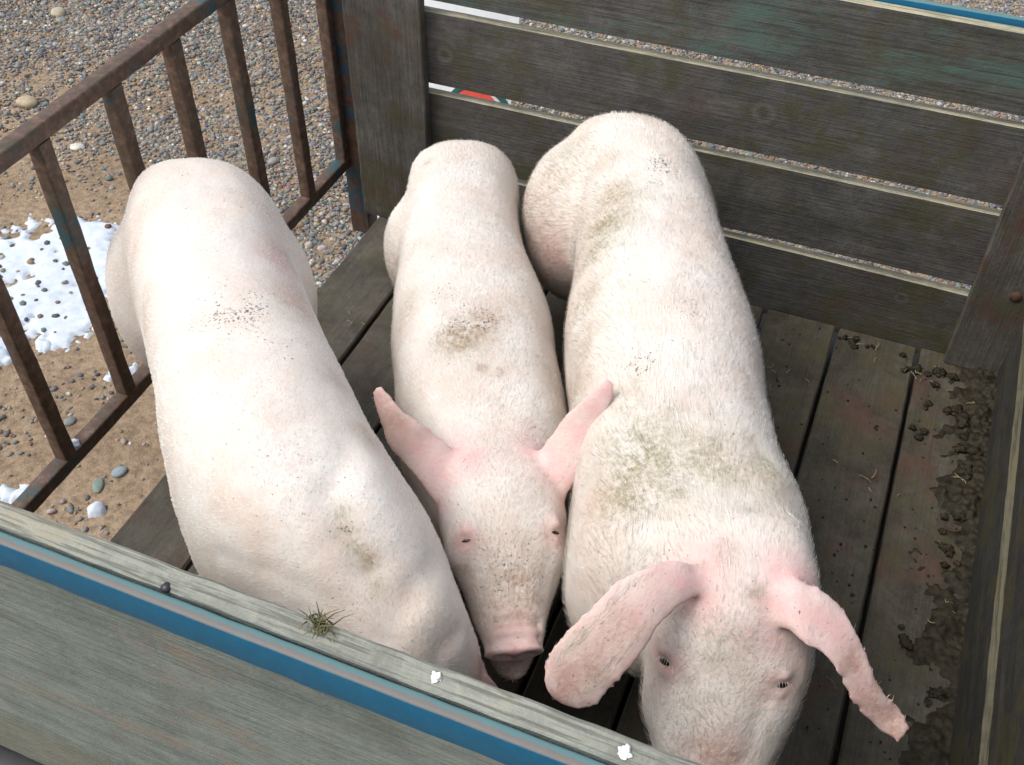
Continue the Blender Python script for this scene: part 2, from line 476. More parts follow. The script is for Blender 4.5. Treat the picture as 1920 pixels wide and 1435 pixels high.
def build_gravel():
    Vs, Ls, Ts = [], [], []
    off = 0
    for (cnt, lo, hi, sub) in ((330000, .0032, .0074, 1), (42000, .007, .0120, 1), (900, .012, .018, 2)):
        x = rng.uniform(-3.4, 2.6, cnt); y = rng.uniform(-1.3, 3.9, cnt)
        P = np.stack([x, y, np.full(cnt, GZ)], 1)
        uv = pix(P)
        seen = ((uv[:, 0] > -230) & (uv[:, 0] < 700) & (uv[:, 1] > -150) & (uv[:, 1] < 1100)) | ((uv[:, 0] > 700) & (uv[:, 0] < 2100) & (uv[:, 1] > -150) & (uv[:, 1] < 560) & (y > .05))
        s = sand_amount(uv[:, 0], uv[:, 1])
        patch = np.array([mn.noise(Vector((a * 3.1, b * 3.1, 4))) for a, b in zip(x, y)])
        s = np.clip(s + .25 * patch * (s > .15), 0, 1)
        keep = seen & (rng.random(cnt) < (1 - .965 * s ** .8) * np.where(uv[:, 0] > 700, .9, 1))
        x, y = x[keep], y[keep]; k = len(x)
        iv, jf = ico(sub)
        nv = len(iv)
        r = rng.uniform(lo, hi, k) * rng.uniform(.85, 1.15, k)
        sc = np.stack([r * rng.uniform(.9, 1.5, k), r * rng.uniform(.75, 1.1, k), r * rng.uniform(.5, .85, k)], 1)
        ang = rng.uniform(0, 2 * np.pi, k); ca, sa = np.cos(ang), np.sin(ang)
        tx = rng.normal(0, .3, k)
        jit = 1 + rng.normal(0, .07, (k, nv, 1))
        Q = iv[None] * jit * sc[:, None, :]
        qy = Q[..., 1] * np.cos(tx)[:, None] - Q[..., 2] * np.sin(tx)[:, None]
        qz = Q[..., 1] * np.sin(tx)[:, None] + Q[..., 2] * np.cos(tx)[:, None]
        X = Q[..., 0] * ca[:, None] - qy * sa[:, None] + x[:, None]
        Y = Q[..., 0] * sa[:, None] + qy * ca[:, None] + y[:, None]
        gz = np.array([ground_z(a, b) for a, b in zip(x, y)])
        Z = qz + (gz + sc[:, 2] * rng.uniform(.1, .6, k))[:, None]
        Vs.append(np.stack([X, Y, Z], -1).reshape(-1, 3))
        Ls.append((jf[None] + (np.arange(k) * nv)[:, None, None] + off).reshape(-1))
        off += k * nv
        col = PAL[rng.choice(len(PAL), k, p=PW / PW.sum())] * rng.uniform(.8, 1.15, (k, 1)) * (1 + rng.normal(0, .05, (k, 3)))
        Ts.append(np.repeat(np.clip(col, 0.02, .8), nv, 0))
    # stones showing through the melting snow
    k = 60
    uv_ = np.stack([rng.uniform(-60, 205, k), rng.uniform(430, 650, k)], 1)
    iv, jf = ico(1); nv = len(iv)
    for (u, v) in uv_:
        p = at(u, v, GZ); r = rng.uniform(.004, .012)
        sc = np.array([r * rng.uniform(1, 1.5), r, r * .6])
        a_ = rng.uniform(0, 6.3)
        Q = iv * sc * (1 + rng.normal(0, .08, (nv, 1)))
        X = Q[:, 0] * math.cos(a_) - Q[:, 1] * math.sin(a_) + p[0]; Y = Q[:, 0] * math.sin(a_) + Q[:, 1] * math.cos(a_) + p[1]
        Vs.append(np.stack([X, Y, Q[:, 2] + ground_z(p[0], p[1]) + .015], 1))
        Ls.append((jf + off).reshape(-1)); off += nv
        Ts.append(np.repeat(PAL[rng.choice(len(PAL))][None] * rng.uniform(.5, 1.0), nv, 0))
    V, L, T = np.concatenate(Vs), np.concatenate(Ls), np.concatenate(Ts)
    me = fast_mesh('gravel', V, L, np.arange(0, len(L), 3), None)
    at_ = me.color_attributes.new('tint', 'FLOAT_COLOR', 'POINT')
    at_.data.foreach_set('color', np.concatenate([T, np.ones((len(T), 1))], 1).astype(np.float32).ravel())
    o = link('gravel', me, M['pebbles'])
    tag(o, 'mixed grey and tan pebbles strewn over the sandy yard', 'gravel', kind='stuff')
build_gravel()

def stone(u, v, r, col, label, name='stone', flat=.6, squash=1.25):
    p = at(u, v, GZ + r * .3)
    iv, jf = ico(3)
    V = []
    for q in iv:
        k = 1 + .13 * mn.noise(Vector((q[0] * 1.4 + u, q[1] * 1.4, q[2] * 1.4))) + .03 * mn.noise(Vector((q[0] * 6 + u, q[1] * 6, q[2] * 6)))
        V.append((q[0] * r * squash * k, q[1] * r * k, q[2] * r * flat * k))
    o = link(name, mesh(name, V, jf), simple('stone %d' % u, col, .75, .25, 60, .001))
    o.location = (p[0], p[1], ground_z(p[0], p[1]) + r * flat * .45)
    o.rotation_euler[2] = u * .37
    tag(o, label, 'stone')
stone(51, 193, .034, (.36, .29, .19), 'biggest round tan stone on the sand beyond the top rail')
stone(224, 886, .0165, (.22, .27, .29), 'oval blue-grey pebble lying on sand right beside the bottom rail')
stone(184, 911, .0145, (.15, .20, .17), 'flat green-grey pebble on the sand just left of the oval blue-grey one', flat=.4, squash=1.7)
stone(131, 790, .014, (.17, .18, .17), 'small dark grey pebble alone on bare sand between two railing bars')
stone(145, 277, .020, (.50, .48, .43), 'pale cream stone in the gravel between two rusty bars', flat=.5, squash=1.4)
stone(108, 20, .03, (.36, .31, .22), 'tan stone in the dense grey gravel near the far yard edge', flat=.6)

def build_snow():
    # thin melting sheet with ragged edge and stones showing through, plus leftover lumps
    def field(x, y, blobs):
        h = -9.0
        for bx, by, br, sh in blobs:
            d = 1 - math.hypot((x - bx), (y - by)) / br
            h = max(h, d * sh)
        n = .55 * mn.noise(Vector((x * 9, y * 9, 1))) + .35 * mn.noise(Vector((x * 24, y * 24, 3))) + .22 * mn.noise(Vector((x * 60, y * 60, 5)))
        return h * .85 + n * 1.15 - .14
    def sheet(blobs, step, amp):
        x0 = min(b[0] - b[2] * 1.5 for b in blobs); x1 = max(b[0] + b[2] * 1.5 for b in blobs)
        y0 = min(b[1] - b[2] * 1.5 for b in blobs); y1 = max(b[1] + b[2] * 1.5 for b in blobs)
        nx, ny = int((x1 - x0) / step) + 1, int((y1 - y0) / step) + 1
        H = np.array([[field(x0 + i * step, y0 + j * step, blobs) for i in range(nx)] for j in range(ny)])
        V, idx, F = [], {}, []
        def vid(i, j):
            if (i, j) not in idx:
                idx[(i, j)] = len(V)
                x, y = x0 + i * step, y0 + j * step
                V.append((x, y, ground_z(x, y) + .004 + amp * math.sqrt(max(0, min(1, H[j, i] * 1.6))) - (.012 if H[j, i] <= 0 else 0)))
            return idx[(i, j)]
        for j in range(ny - 1):
            for i in range(nx - 1):
                if max(H[j, i], H[j, i + 1], H[j + 1, i], H[j + 1, i + 1]) > 0:
                    F.append((vid(i, j), vid(i + 1, j), vid(i + 1, j + 1), vid(i, j + 1)))
        return V, F
    P = lambda u, v: at(u, v, GZ)[:2]
    main = []
    for u, v, r in ((20, 500, .20), (75, 480, .19), (120, 520, .17), (60, 560, .19), (150, 470, .15), (185, 450, .10), (110, 590, .14), (-50, 520, .25), (150, 600, .08), (190, 520, .12)):
        q = P(u, v); main.append((q[0], q[1], r, 1.0))
    small = []
    for u, v, r in ((-10, 665, .09), (40, 645, .035), (238, 697, .06), (178, 963, .022), (45, 935, .04), (15, 930, .03), (75, 650, .03)):
        q = P(u, v); small.append([(q[0], q[1], r, .9)])
    o = obj_from('snow', join([sheet(main, .009, .012)] + [sheet(s, .006, .018) for s in small]), M['snow'], ang=180)
    tag(o, 'thin melting snow left on the sand beyond the railing', 'snow', kind='stuff')
build_snow()

# ------------------------------------------------------------------ trailer
W, D, H = 1.563, 1.556, .775
XR = -0.085
trailer = empty('livestock_trailer', (W / 2, -D / 2, 0))
tag(trailer, 'weathered wooden livestock trailer with blue steel edging and rusty railing', 'trailer')
TP = []
def tpart(o):
    TP.append(o); return o
# back wall boards (inner face on y = 0), as surveyed: slightly uneven
tv = np.array([0, .024, 0])
for (zl, zr, bl, br, mk, sd_) in ((.580, .584, .404, .410, 'back_wood', 2), (.378, .385, .196, .201, 'back_wood', 3), (.183, .172, -.016, -.020, 'back_wood', 5), (.775, .764, .608, .607, 'back_wood_painted', 1)):
    # board leans with its two measured ends: build level then shear via end points
    x0, x1 = -.04, W + .02
    def zz(a, b, x): return a + (b - a) * (x - .145) / (1.42 - .145)
    V, F = plank((x0, 0, 0), (x1, 0, 0), (0, 0, 1), tv, seg=80, seed=sd_)
    V = [np.array((v[0], v[1], zz(bl, br, v[0]) + v[2] * (zz(zl, zr, v[0]) - zz(bl, br, v[0])))) for v in V]
    # one unit of profile width was 1 m: keep the chamfer and chips at real size by clamping
    o = obj_from('wall_board', (V, F), M[mk], trailer); tpart(o)
# posts
o = tpart(plank_obj('corner_post', M['post_wood'], trailer, (-.036, -.030, 0.002), (-.036, -.030, H), (.196, 0, 0), (0, .028, 0), seg=50, seed=11, chip=.002))
o['label'] = 'left back corner post with reddish stains'
o = tpart(plank_obj('corner_post', M['post_wood'], trailer, (1.437, -.032, 0.002), (1.434, -.032, H), (.122, 0, 0), (0, .030, 0), seg=50, seed=13, chip=.002))
o['label'] = 'right back corner post with a round bolt hole'
# steel corner upright (angle iron)
a1 = tube_box((-.074, .010, -.10), (-.074, .010, H + .02), (.028, 0, 0), (0, .004, 0), .002)
a2 = tube_box((-.046, .020, -.10), (-.046, .020, H + .02), (.004, 0, 0), (0, .024, 0), .002)
tpart(obj_from('corner_upright', join([a1, a2]), M['rusty_blue'], trailer))
# floor planks
xb = [0.0, .178, .348, .518, .687, .857, 1.026, 1.196, 1.3815, W - .002]
for i in range(len(xb) - 1):
    gp = .0045
    o = tpart(plank_obj('floor_plank', M['floor_wood_lit' if i < 4 else 'floor_wood'], trailer, (xb[i] + gp, -D + .002, -.035 - .002 * (i % 2)), (xb[i] + gp, -.001 if i else -.001, -.035 - .002 * (i % 2)), (xb[i + 1] - xb[i] - 2 * gp, 0, 0), (0, 0, .035), seg=70, seed=20 + i, ch=.004))
tpart(obj_from('gap_shade_sheet', tube_box((W / 2, -D, -.075), (W / 2, .14, -.075), (W / 2 - .02, 0, 0), (0, 0, .012)), M['dark_bolt'], trailer))  # added dark sheet, keeps the gaps between planks black
# side wall on the right: stacked boards, the lowest slightly proud
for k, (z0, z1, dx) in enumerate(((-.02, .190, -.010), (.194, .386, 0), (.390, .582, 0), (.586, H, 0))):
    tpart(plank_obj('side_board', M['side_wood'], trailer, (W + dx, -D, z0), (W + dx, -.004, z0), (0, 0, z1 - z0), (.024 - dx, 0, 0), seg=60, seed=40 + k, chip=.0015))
# front wall: tall board with bleached top edge, lower board, blue flat bar outside
tpart(plank_obj('front_board', M['front_wood'], trailer, (-.13, -D - .028, .186), (W + .06, -D - .028, .186), (0, 0, H - .186), (0, .028, 0), seg=110, seed=51, ch=.004, chip=.002, warp=.0008))
tpart(plank_obj('front_board', M['front_wood_low'], trailer, (-.13, -D - .0245, .030), (W + .06, -D - .0245, .030), (0, 0, .1555), (0, .024, 0), seg=80, seed=53, ch=.004))
tpart(obj_from('chassis_beam', tube_box((-.13, -D - .028, -.012), (W + .06, -D - .028, -.012), (0, .026, 0), (0, 0, .036)), M['dark_bolt'], trailer))
def band(y0, y1, z0, z1):
    ya, yb = (y0 + y1) / 2, abs(y1 - y0) / 2
    return tube_box((-.14, ya, (z0 + z1) / 2), (W + .06, ya, (z0 + z1) / 2), (0, yb, 0), (0, 0, (z1 - z0) / 2), .0035)
tpart(obj_from('edge_band', band(-D - .0315, -D - .046, .722, H - .003), M['blue'], trailer, 60))
tpart(obj_from('edge_band', band(.028, .041, .715, H + .002), M['blue'], trailer, 60))
# bolts
def bolt(name, p, nrm, r, h, mat):
    bm = bmesh.new()
    bmesh.ops.create_uvsphere(bm, u_segments=20, v_segments=10, radius=1)
    q = Vector(nrm).to_track_quat('Z', 'Y')
    for v in bm.verts:
        c = Vector((v.co.x * r, v.co.y * r, v.co.z * h)); v.co = q @ c + Vector(p)
    me = bpy.data.meshes.new(name); bm.to_mesh(me); bm.free()
    return tpart(link(name, me, mat, trailer))
bolt('bolt', at(313, 1101, H - .004), (0, 0, 1), .0065, .0045, M['dark_bolt'])
bolt('bolt', (at(1905, 557, -.034, 1)[0], -.034, at(1905, 557, -.034, 1)[2]), (0, -1, 0), .013, .006, M['rust_bolt'])
# railing on the left side
T = .0155
ry0, ry1 = -D - .03, .018
zt, zb = .7325, .1215
rails = [tube_box((XR - T, ry0, zt), (XR - T, ry1, zt), (T, 0, 0), (0, 0, T)),
         tube_box((XR - T, ry0, zb), (XR - T, ry1, zb), (T, 0, 0), (0, 0, T))]
railing = tpart(obj_from('railing', join(rails), M['rusty'], trailer, 50))
bars = []
b0 = None
for i, y in enumerate((0.0, -.177, -.357, -.540, -.718, -.908, -1.095, -1.28, -1.465)):
    vf = tube_box((XR - T, 0, zb + T + .0005), (XR - T, 0, zt - T - .0005), (T * .95, 0, 0), (0, T * .95, 0))
    if b0 is None:
        b0 = obj_from('bar', vf, M['rusty'], railing, 50); b = b0
    else:
        b = b0.copy(); COL.objects.link(b); b.parent = railing
    b.location = (0, y, 0)
    bars.append(b)
# bring the parts' coordinates under the trailer Empty (they were modelled in place)
off = Vector(trailer.location)
for o in TP:
    o.location = Vector(o.location) - off
# keep material coordinates tidy: nothing else to do

# white sign with red disc behind the slatted wall
def build_sign():
    root = empty('sign_panel', (.17, .36, GZ))
    tag(root, 'white panel with red and dark teal mark leaning behind the slatted wall', 'sign')
    root.rotation_euler[0] = math.radians(-14)
    V, F = plank((-.42, 0, 0), (-.005, 0, 0), (0, 0, .93), (0, .006, 0), seg=10, warp=.0005, chip=0)
    obj_from('panel', (V, F), M['panel_white'], root)
    def disc(name, r0, r1, m, yy, cx=0.0, cz=0.0):
        V, F = [], []
        n = 48
        for i in range(n):
            t = 2 * math.pi * i / n
            for r in (r0, r1):
                for d in (0, .002):
                    V.append((cx + r * math.cos(t), yy + d, cz + r * math.sin(t)))
        for i in range(n):
            a = i * 4; b = (i * 4 + 4) % (4 * n)
            F += [(a, b, b + 2, a + 2), (a + 2, b + 2, b + 3, a + 3), (a + 1, a + 3, b + 3, b + 1), (a, a + 1, b + 1, b)]
        return obj_from(name, (V, F), m, root)
    disc('red_disc', .001, .092, M['panel_red'], -.0035, cx=-.115, cz=SIGN_Z + .055)
    disc('teal_ring', .094, .112, M['panel_teal'], -.0035, cx=-.10, cz=SIGN_Z + .055)
SIGN_Z = .425
build_sign()

# ------------------------------------------------------------------ dung along the right wall
def blob(c, r, seed, sub=2, flat=.6, rough=.35):
    iv, jf = ico(sub)
    V = []
    for q in iv:
        k = 1 + rough * mn.noise(Vector((q[0] * 1.8 + seed, q[1] * 1.8, q[2] * 1.8))) + rough * .5 * mn.noise(Vector((q[0] * 5 + seed, q[1] * 5, q[2] * 5)))
        V.append((c[0] + q[0] * r * k, c[1] + q[1] * r * k, c[2] + q[2] * r * flat * k))
    return V, [tuple(f) for f in jf]
def build_mud():
    parts = []
    X0, X1, Y0, Y1 = 1.30, W - .008, -1.12, -.028
    nx, ny = 78, 300
    V, F = [], []
    for j in range(ny + 1):
        for i in range(nx + 1):
            x = X0 + (X1 - X0) * i / nx; y = Y0 + (Y1 - Y0) * j / ny
            e = (x - X0) / (X1 - X0); f_ = (y - Y0) / (Y1 - Y0)
            q = Vector((x, y, 0))
            cover = e * 1.9 + f_ * .45 - 1.62 + .55 * mn.noise(q * 9) + .35 * mn.noise(q * 26) + .22 * mn.noise(q * 70)
            bil = abs(mn.noise(q * 18 + Vector((3, 1, 2)))) * .022 + abs(mn.noise(q * 55)) * .010 + mn.noise(q * 140) * .004
            h = min(1, max(0, cover * 2.0)) * (.004 + bil * (.5 + e * f_)) if cover > 0 else -.005
            V.append((x, y, h))
    for j in range(ny):
        for i in range(nx):
            a = j * (nx + 1) + i
            if max(V[a][2], V[a + 1][2], V[a + nx + 1][2], V[a + nx + 2][2]) > -.003:
                F.append((a, a + 1, a + nx + 2, a + nx + 1))
    parts.append((V, F))
    for (u, v, r) in ((1716, 808, .013), (1710, 1192, .014), (1812, 880, .016), (1820, 835, .016), (1775, 700, .014), (1800, 770, .016), (1840, 800, .018), (1790, 960, .013), (1775, 1010, .013), (1700, 690, .007), (1600, 632, .009), (1580, 628, .007), (1640, 645, .006), (1690, 660, .007), (1730, 690, .010), (1735, 755, .008), (1790, 1040, .014), (1760, 1300, .01)):
        p = at(u, v, .01)
        for k in range(3):
            x_ = min(W - .02, p[0] + rng.normal(0, r * .9))
            parts.append(blob((x_, p[1] + rng.normal(0, r * .9), r * .3), r * rng.uniform(.35, .95), u + k * 7.3, 3, .55, .75))
    for i in range(170):
        p = at(rng.uniform(1420, 1800), rng.uniform(590, 1430), 0)
        if p[0] < W - .03:
            parts.append(blob((p[0], p[1], .001), rng.uniform(.0012, .0035), i, 1))
    o = obj_from('dung', join(parts), M['mud'], ang=180)
    tag(o, 'clumped dark dung along the foot of the right side wall', 'dung', kind='stuff')
build_mud()

def build_straw():
    parts = []
    spots = [(1690, 655, 24), (1640, 640, 18), (1750, 700, 22), (1715, 700, 10), (1600, 640, 10), (1800, 900, 26), (1785, 1150, 18), (1830, 760, 14), (660, 600, 10), (1480, 700, 30), (1660, 900, 25), (1600, 1300, 30)]
    for (u, v, sp) in spots:
        for k in range(5):
            p = at(u + rng.normal(0, sp), v + rng.normal(0, sp * .6), .006)
            if p[0] > W - .03 or p[1] > -.035: continue
            a = rng.uniform(0, 6.3); l = rng.uniform(.008, .028); r = rng.uniform(.0005, .0011)
            d = np.array([math.cos(a), math.sin(a), rng.normal(0, .12)]) * l
            V, F = [], []
            n_ = np.array([-math.sin(a), math.cos(a), 0]); bend = rng.normal(0, .15) * l
            for i in range(4):
                q = p + d * (i / 3 - .5) + n_ * bend * math.sin(math.pi * i / 3) + np.array([0, 0, .001])
                for j in range(4):
                    t = j * math.pi / 2
                    V.append(q + n_ * math.cos(t) * r + np.array([0, 0, math.sin(t) * r]))
            for i in range(3):
                for j in range(4):
                    x_ = i * 4 + j; y_ = i * 4 + (j + 1) % 4
                    F.append((x_, y_, y_ + 4, x_ + 4))
            F += [(3, 2, 1, 0), (12, 13, 14, 15)]
            parts.append((V, F))
    o = obj_from('straw', join(parts), M['straw_pale'], ang=180)
    tag(o, 'loose bits of pale straw on the dirty floor planks', 'straw', kind='stuff')
build_straw()

# ------------------------------------------------------------------ small things on the front board and rail
def splat(u, v, r, label, seed):
    p = at(u, v, H)
    V, F = blob((0, 0, 0), r * .72, seed, 3, .14, .7)
    o = link('bird_dropping', mesh('bird_dropping', V, F), M['white_drop'])
    o.location = (p[0], p[1], H + r * .05)
    tag(o, label, 'bird dropping', 'bird droppings on the front board')
splat(817, 1270, .0075, 'white bird dropping on the front board below the small pig snout', 3)
splat(1172, 1411, .0085, 'white bird dropping on the front board below the drooping ear of the lop-eared pig', 8)
def sprig():
    p = at(600, 1172, H)
    parts = []
    for i in range(46):
        a = rng.uniform(0, 2 * np.pi); el = rng.uniform(.02, .6)
        l = rng.uniform(.008, .024)
        b = np.array([rng.normal(0, .006), rng.normal(0, .006), .001])
        d = np.array([math.cos(a) * math.cos(el), math.sin(a) * math.cos(el), math.sin(el)]) * l
        m_ = b + d * .5 + np.array([0, 0, .003])
        pts = [b, m_, b + d]
        V, F = [], []
        for k, q in enumerate(pts):
            r = .0011 * (1 - .35 * k)
            for j in range(4):
                t = j * math.pi / 2
                V.append(q + np.array([math.cos(t) * r, math.sin(t) * r, (j % 2) * r * .5]))
        for k in range(2):
            for j in range(4):
                c_ = k * 4 + j; e = k * 4 + (j + 1) % 4
                F.append((c_, e, e + 4, c_ + 4))
        F += [(3, 2, 1, 0), (8, 9, 10, 11)]
        parts.append((V, F))
    o = obj_from('dry_sprig', join(parts), M['straw'], ang=180)
    o.location = (p[0], p[1], H + .001)
    tag(o, 'dry olive sprig of weed lying on the front board top edge', 'sprig')
sprig()
def rail_snow():
    y = at(162, 846, zb + T, 2)[1]
    V, F = blob((0, 0, 0), .014, 4, 3, .5, .4)
    o = link('snow_lump', mesh('snow_lump', V, F), M['snow'])
    o.location = (XR - T, y, zb + T + .003)
    tag(o, 'small white snow lump sitting on the bottom rail of the railing', 'snow lump')
rail_snow()

# ------------------------------------------------------------------ pigs
def tube(sections, n=40, e=2.3, cap=True):
    """sections: (centre, side vec, up vec, hw, hup, hdn)"""
    V, F = [], []
    th = np.linspace(0, 2 * np.pi, n, endpoint=False)
    co, si = np.cos(th), np.sin(th)
    ca = np.sign(co) * np.abs(co) ** (2 / e); sa = np.sign(si) * np.abs(si) ** (2 / e)
    for c, s, u, hw, hu, hd in sections:
        hh = np.where(sa > 0, hu, hd)
        V.append(c + ca[:, None] * s * hw + (sa * hh)[:, None] * u)
    m = len(V)
    V = list(np.concatenate(V))
    for i in range(m - 1):
        for j in range(n):
            a, b = i * n + j, i * n + (j + 1) % n
            F.append((a, b, b + n, a + n))
    F.append(tuple(range(n - 1, -1, -1))); F.append(tuple(range((m - 1) * n, m * n)))
    return V, F
def interp(S, k):
    """smooth (Catmull-Rom) resampling of station rows"""
    S = np.asarray(S, float); n = len(S); out = []
    for i in range(n - 1):
        p0, p1, p2, p3 = S[max(i - 1, 0)], S[i], S[i + 1], S[min(i + 2, n - 1)]
        for j in range(k):
            t = j / k
            out.append(.5 * (2 * p1 + (p2 - p0) * t + (2 * p0 - 5 * p1 + 4 * p2 - p3) * t * t + (3 * p1 - p0 - 3 * p2 + p3) * t ** 3))
    out.append(S[-1])
    return np.array(out)
def norm(v): return v / (np.linalg.norm(v) + 1e-12)
def ellip(c, ax, r):
    """ellipsoid, ax: 3 unit vectors"""
    iv, jf = ico(3)
    V = [c + ax[0] * q[0] * r[0] + ax[1] * q[1] * r[1] + ax[2] * q[2] * r[2] for q in iv]
    return V, [tuple(f) for f in jf]
def limb(pts, radii):
    P = interp(np.column_stack([pts, radii]), 6)
    secs = []
    for i, q in enumerate(P):
        t = norm(P[min(i + 1, len(P) - 1)][:3] - P[max(i - 1, 0)][:3])
        s = norm(np.cross(t, [0.3, 1, 0.1])); u = np.cross(s, t)
        secs.append((q[:3], s, u, q[3], q[3], q[3]))
    return tube(secs, 18, 2.0)

def make_pig(name, label, stations, head, ears, folds=(), bulges=(), stains=(), hip=(2, 4), hairs=34000, hair_len=(.012, .024), head_hair=.8, seed=1, hams=(), eyes=(), voxel=.0042):
    S = np.array(stations, float)
    c0 = S[:, :3]
    root = empty(name, (c0[len(c0) // 2][0], c0[len(c0) // 2][1], 0))
    tag(root, label, 'pig', 'pigs standing in the trailer')
    parts = []
    UP = np.array([0, 0, 1.0])
    tang0 = norm(np.append((c0[1] - c0[0])[:2], 0)); tang1 = norm(np.append((c0[-1] - c0[-2])[:2], 0))
    # rounded rump and chest ends
    pre = []
    for k, q in ((.25, .018), (.62, .010)):
        r = S[0].copy(); r[:3] = c0[0] - tang0 * q * 1.2; r[3] *= k; r[4] *= k; pre.append(r)
    post = []
    for k, q in ((.93, .03), (.76, .06), (.45, .085)):
        r = S[-1].copy(); r[:3] = c0[-1] + tang1 * q; r[3] *= k; r[4] *= k; post.append(r)
    A = interp(np.array(pre + list(S) + post), 5)
    secs = []
    for i, q in enumerate(A):
        t = A[min(i + 2, len(A) - 1)][:3] - A[max(i - 2, 0)][:3]; t[2] = 0; t = norm(t)
        s = np.array([-t[1], t[0], 0])
        secs.append((q[:3], s, UP, q[3], q[4], q[4]))
    parts.append(tube(secs, 56, 2.35))
    # hams, shoulders, legs
    def frame(i):
        t = c0[min(i + 1, len(c0) - 1)] - c0[max(i - 1, 0)]; t[2] = 0; t = norm(t)
        return c0[i], t, np.array([-t[1], t[0], 0]), S[i][3], S[i][4]
    hc, ht, hs, hw, hh = frame(hip[0])
    fi = len(S) - 3
    fc, ft, fs, fw, fh = frame(fi)
    for lat_, al_, z_, rr_ in hams:
        c = hc + hs * lat_ + ht * al_; c[2] = z_
        parts.append(ellip(c, (hs, ht, UP), rr_))
    hleg = hc; hc = hc + ht * min(h[1] for h in hams) * .7
    for sgn in (-1, 1):
        c = fc + fs * sgn * fw * .60 - UP * fh * .30
        parts.append(ellip(c, (fs, ft, UP), (fw * .42, fh * .62, fh * .85)))
        zb_ = hc[2] - hh
        kn = hc + hs * sgn * hw * .55 + ht * .05 - UP * hh * .6
        hk = np.array([*(hc + hs * sgn * hw * .52 - ht * .045)[:2], max(.16, zb_ * .62)])
        fo = np.array([*(hc + hs * sgn * hw * .50 - ht * .005)[:2], .05])
        to = np.array([*(hc + hs * sgn * hw * .50 + ht * .025)[:2], .014])
        parts.append(limb([kn, (kn + hk) / 2 + ht * .005, hk, fo, to], [hh * .42, hh * .30, .036, .026, .022]))
        el = fc + fs * sgn * fw * .58 - UP * fh * .75
        kn = np.array([*(fc + fs * sgn * fw * .52 + ft * .012)[:2], .17])
        fo = np.array([*(fc + fs * sgn * fw * .50)[:2], .05])
        to = np.array([*(fc + fs * sgn * fw * .50 + ft * .022)[:2], .014])
        parts.append(limb([el, (el + kn) / 2, kn, fo, to], [fh * .34, .045, .035, .025, .022]))
    # tail hanging behind
    tb = c0[0] - tang0 * .02 + UP * S[0][4] * .3
    parts.append(limb([tb + tang0 * .03, tb - tang0 * .012 - UP * .03, tb - tang0 * .012 - UP * .10 + secs[0][1] * .01, tb - tang0 * .004 - UP * .15 - secs[0][1] * .01], [.014, .010, .008, .005]))
    # head
    poll, tip, side0, rows, neck = head['poll'], head['tip'], head.get('side'), head['rows'], head.get('neck')
    fw_ = norm(tip - poll); Lh = np.linalg.norm(tip - poll)
    sd0 = norm(np.cross(fw_, UP)) if side0 is None else norm(side0 - fw_ * np.dot(side0, fw_))
    up_ = norm(np.cross(sd0, fw_))
    if up_[2] < 0: up_ = -up_
    hs_ = []
    for r in interp(np.array(rows, float), 5):
        t, hwk, u_, d_ = r[:4]; lat = r[4] if len(r) > 4 else 0
        cen = poll + fw_ * t * Lh + up_ * (u_ - d_) / 2 * Lh + sd0 * lat * Lh
        hs_.append((cen, sd0, up_, hwk * Lh, (u_ + d_) / 2 * Lh, (u_ + d_) / 2 * Lh))
    parts.append(tube(hs_, 44, 2.15))
    HF = lambda t, s, u: poll + fw_ * t * Lh + sd0 * s * Lh + up_ * u * Lh
    # neck: blends the chest into the head
    nk0, nk1 = c0[-2] + UP * S[-2][4] * .08, HF(.12, 0, -.16)
    nsec = []
    for k in range(7):
        t = k / 6
        c = nk0 * (1 - t) + nk1 * t + UP * .012 * math.sin(math.pi * t)
        d = norm(nk1 - nk0); s = norm(np.cross(d, UP)); u = np.cross(s, d)
        hw_ = S[-2][3] * .86 * (1 - t) + rows[1][1] * Lh * .95 * t
        hh_ = S[-2][4] * .86 * (1 - t) + (rows[1][2] + rows[1][3]) / 2 * Lh * .92 * t
        nsec.append((c, s, u, hw_, hh_, hh_))
    parts.append(tube(nsec, 40, 2.2))
    for p_, r_ in head.get('extra', ()):
        parts.append(ellip(HF(*p_), (sd0, fw_, up_), tuple(x * Lh for x in r_)))
    # ears
    ear_pts = []
    for E in ears:
        rows_e = interp(np.array(E['rows'], float), 5)   # u1 v1 z1 u2 v2 z2
        prev = None
        secs_e = []
        for i, r in enumerate(rows_e):
            if E.get('head'): a, b = HF(*r[:3]), HF(*r[3:6])
            else: a, b = at(r[0], r[1], r[2]), at(r[3], r[4], r[5])
            c = (a + b) / 2; wv = b - a; hwid = np.linalg.norm(wv) / 2
            s = norm(wv)
            view = norm(CAM - c); u = norm(view - s * np.dot(view, s))
            f = i / (len(rows_e) - 1)
            th_ = .005 * (1 - f) ** 1.5 + .0042
            c = c + u * E.get('bulge', .010) * math.sin(math.pi * min(1, f * 1.0))
            secs_e.append((c, s, u, max(hwid, .004), th_, th_))
            ear_pts.append(c); ear_pts.append(a); ear_pts.append(b)
        Ve, Fe = tube(secs_e, 28, 2.0)
        co_ = np.cos(np.linspace(0, 2 * np.pi, 28, endpoint=False)) ** 2
        for i, (c, s, u, hw_e, _a, _b) in enumerate(secs_e):      # cupped: both edges fall away behind the midrib
            wv_ = .0025 * math.sin(i * 1.1)
            for j in range(28): Ve[i * 28 + j] = Ve[i * 28 + j] - u * (E.get('cup', .05) * hw_e * co_[j] + wv_ * co_[j])
        parts.append((Ve, Fe))
    V, F = join(parts)
    me = mesh(name + '_raw', V, F)
    tmp = bpy.data.objects.new('raw', me); COL.objects.link(tmp)
    md = tmp.modifiers.new('r', 'REMESH'); md.mode = 'VOXEL'; md.voxel_size = voxel; md.adaptivity = 0
    dg = bpy.context.evaluated_depsgraph_get()
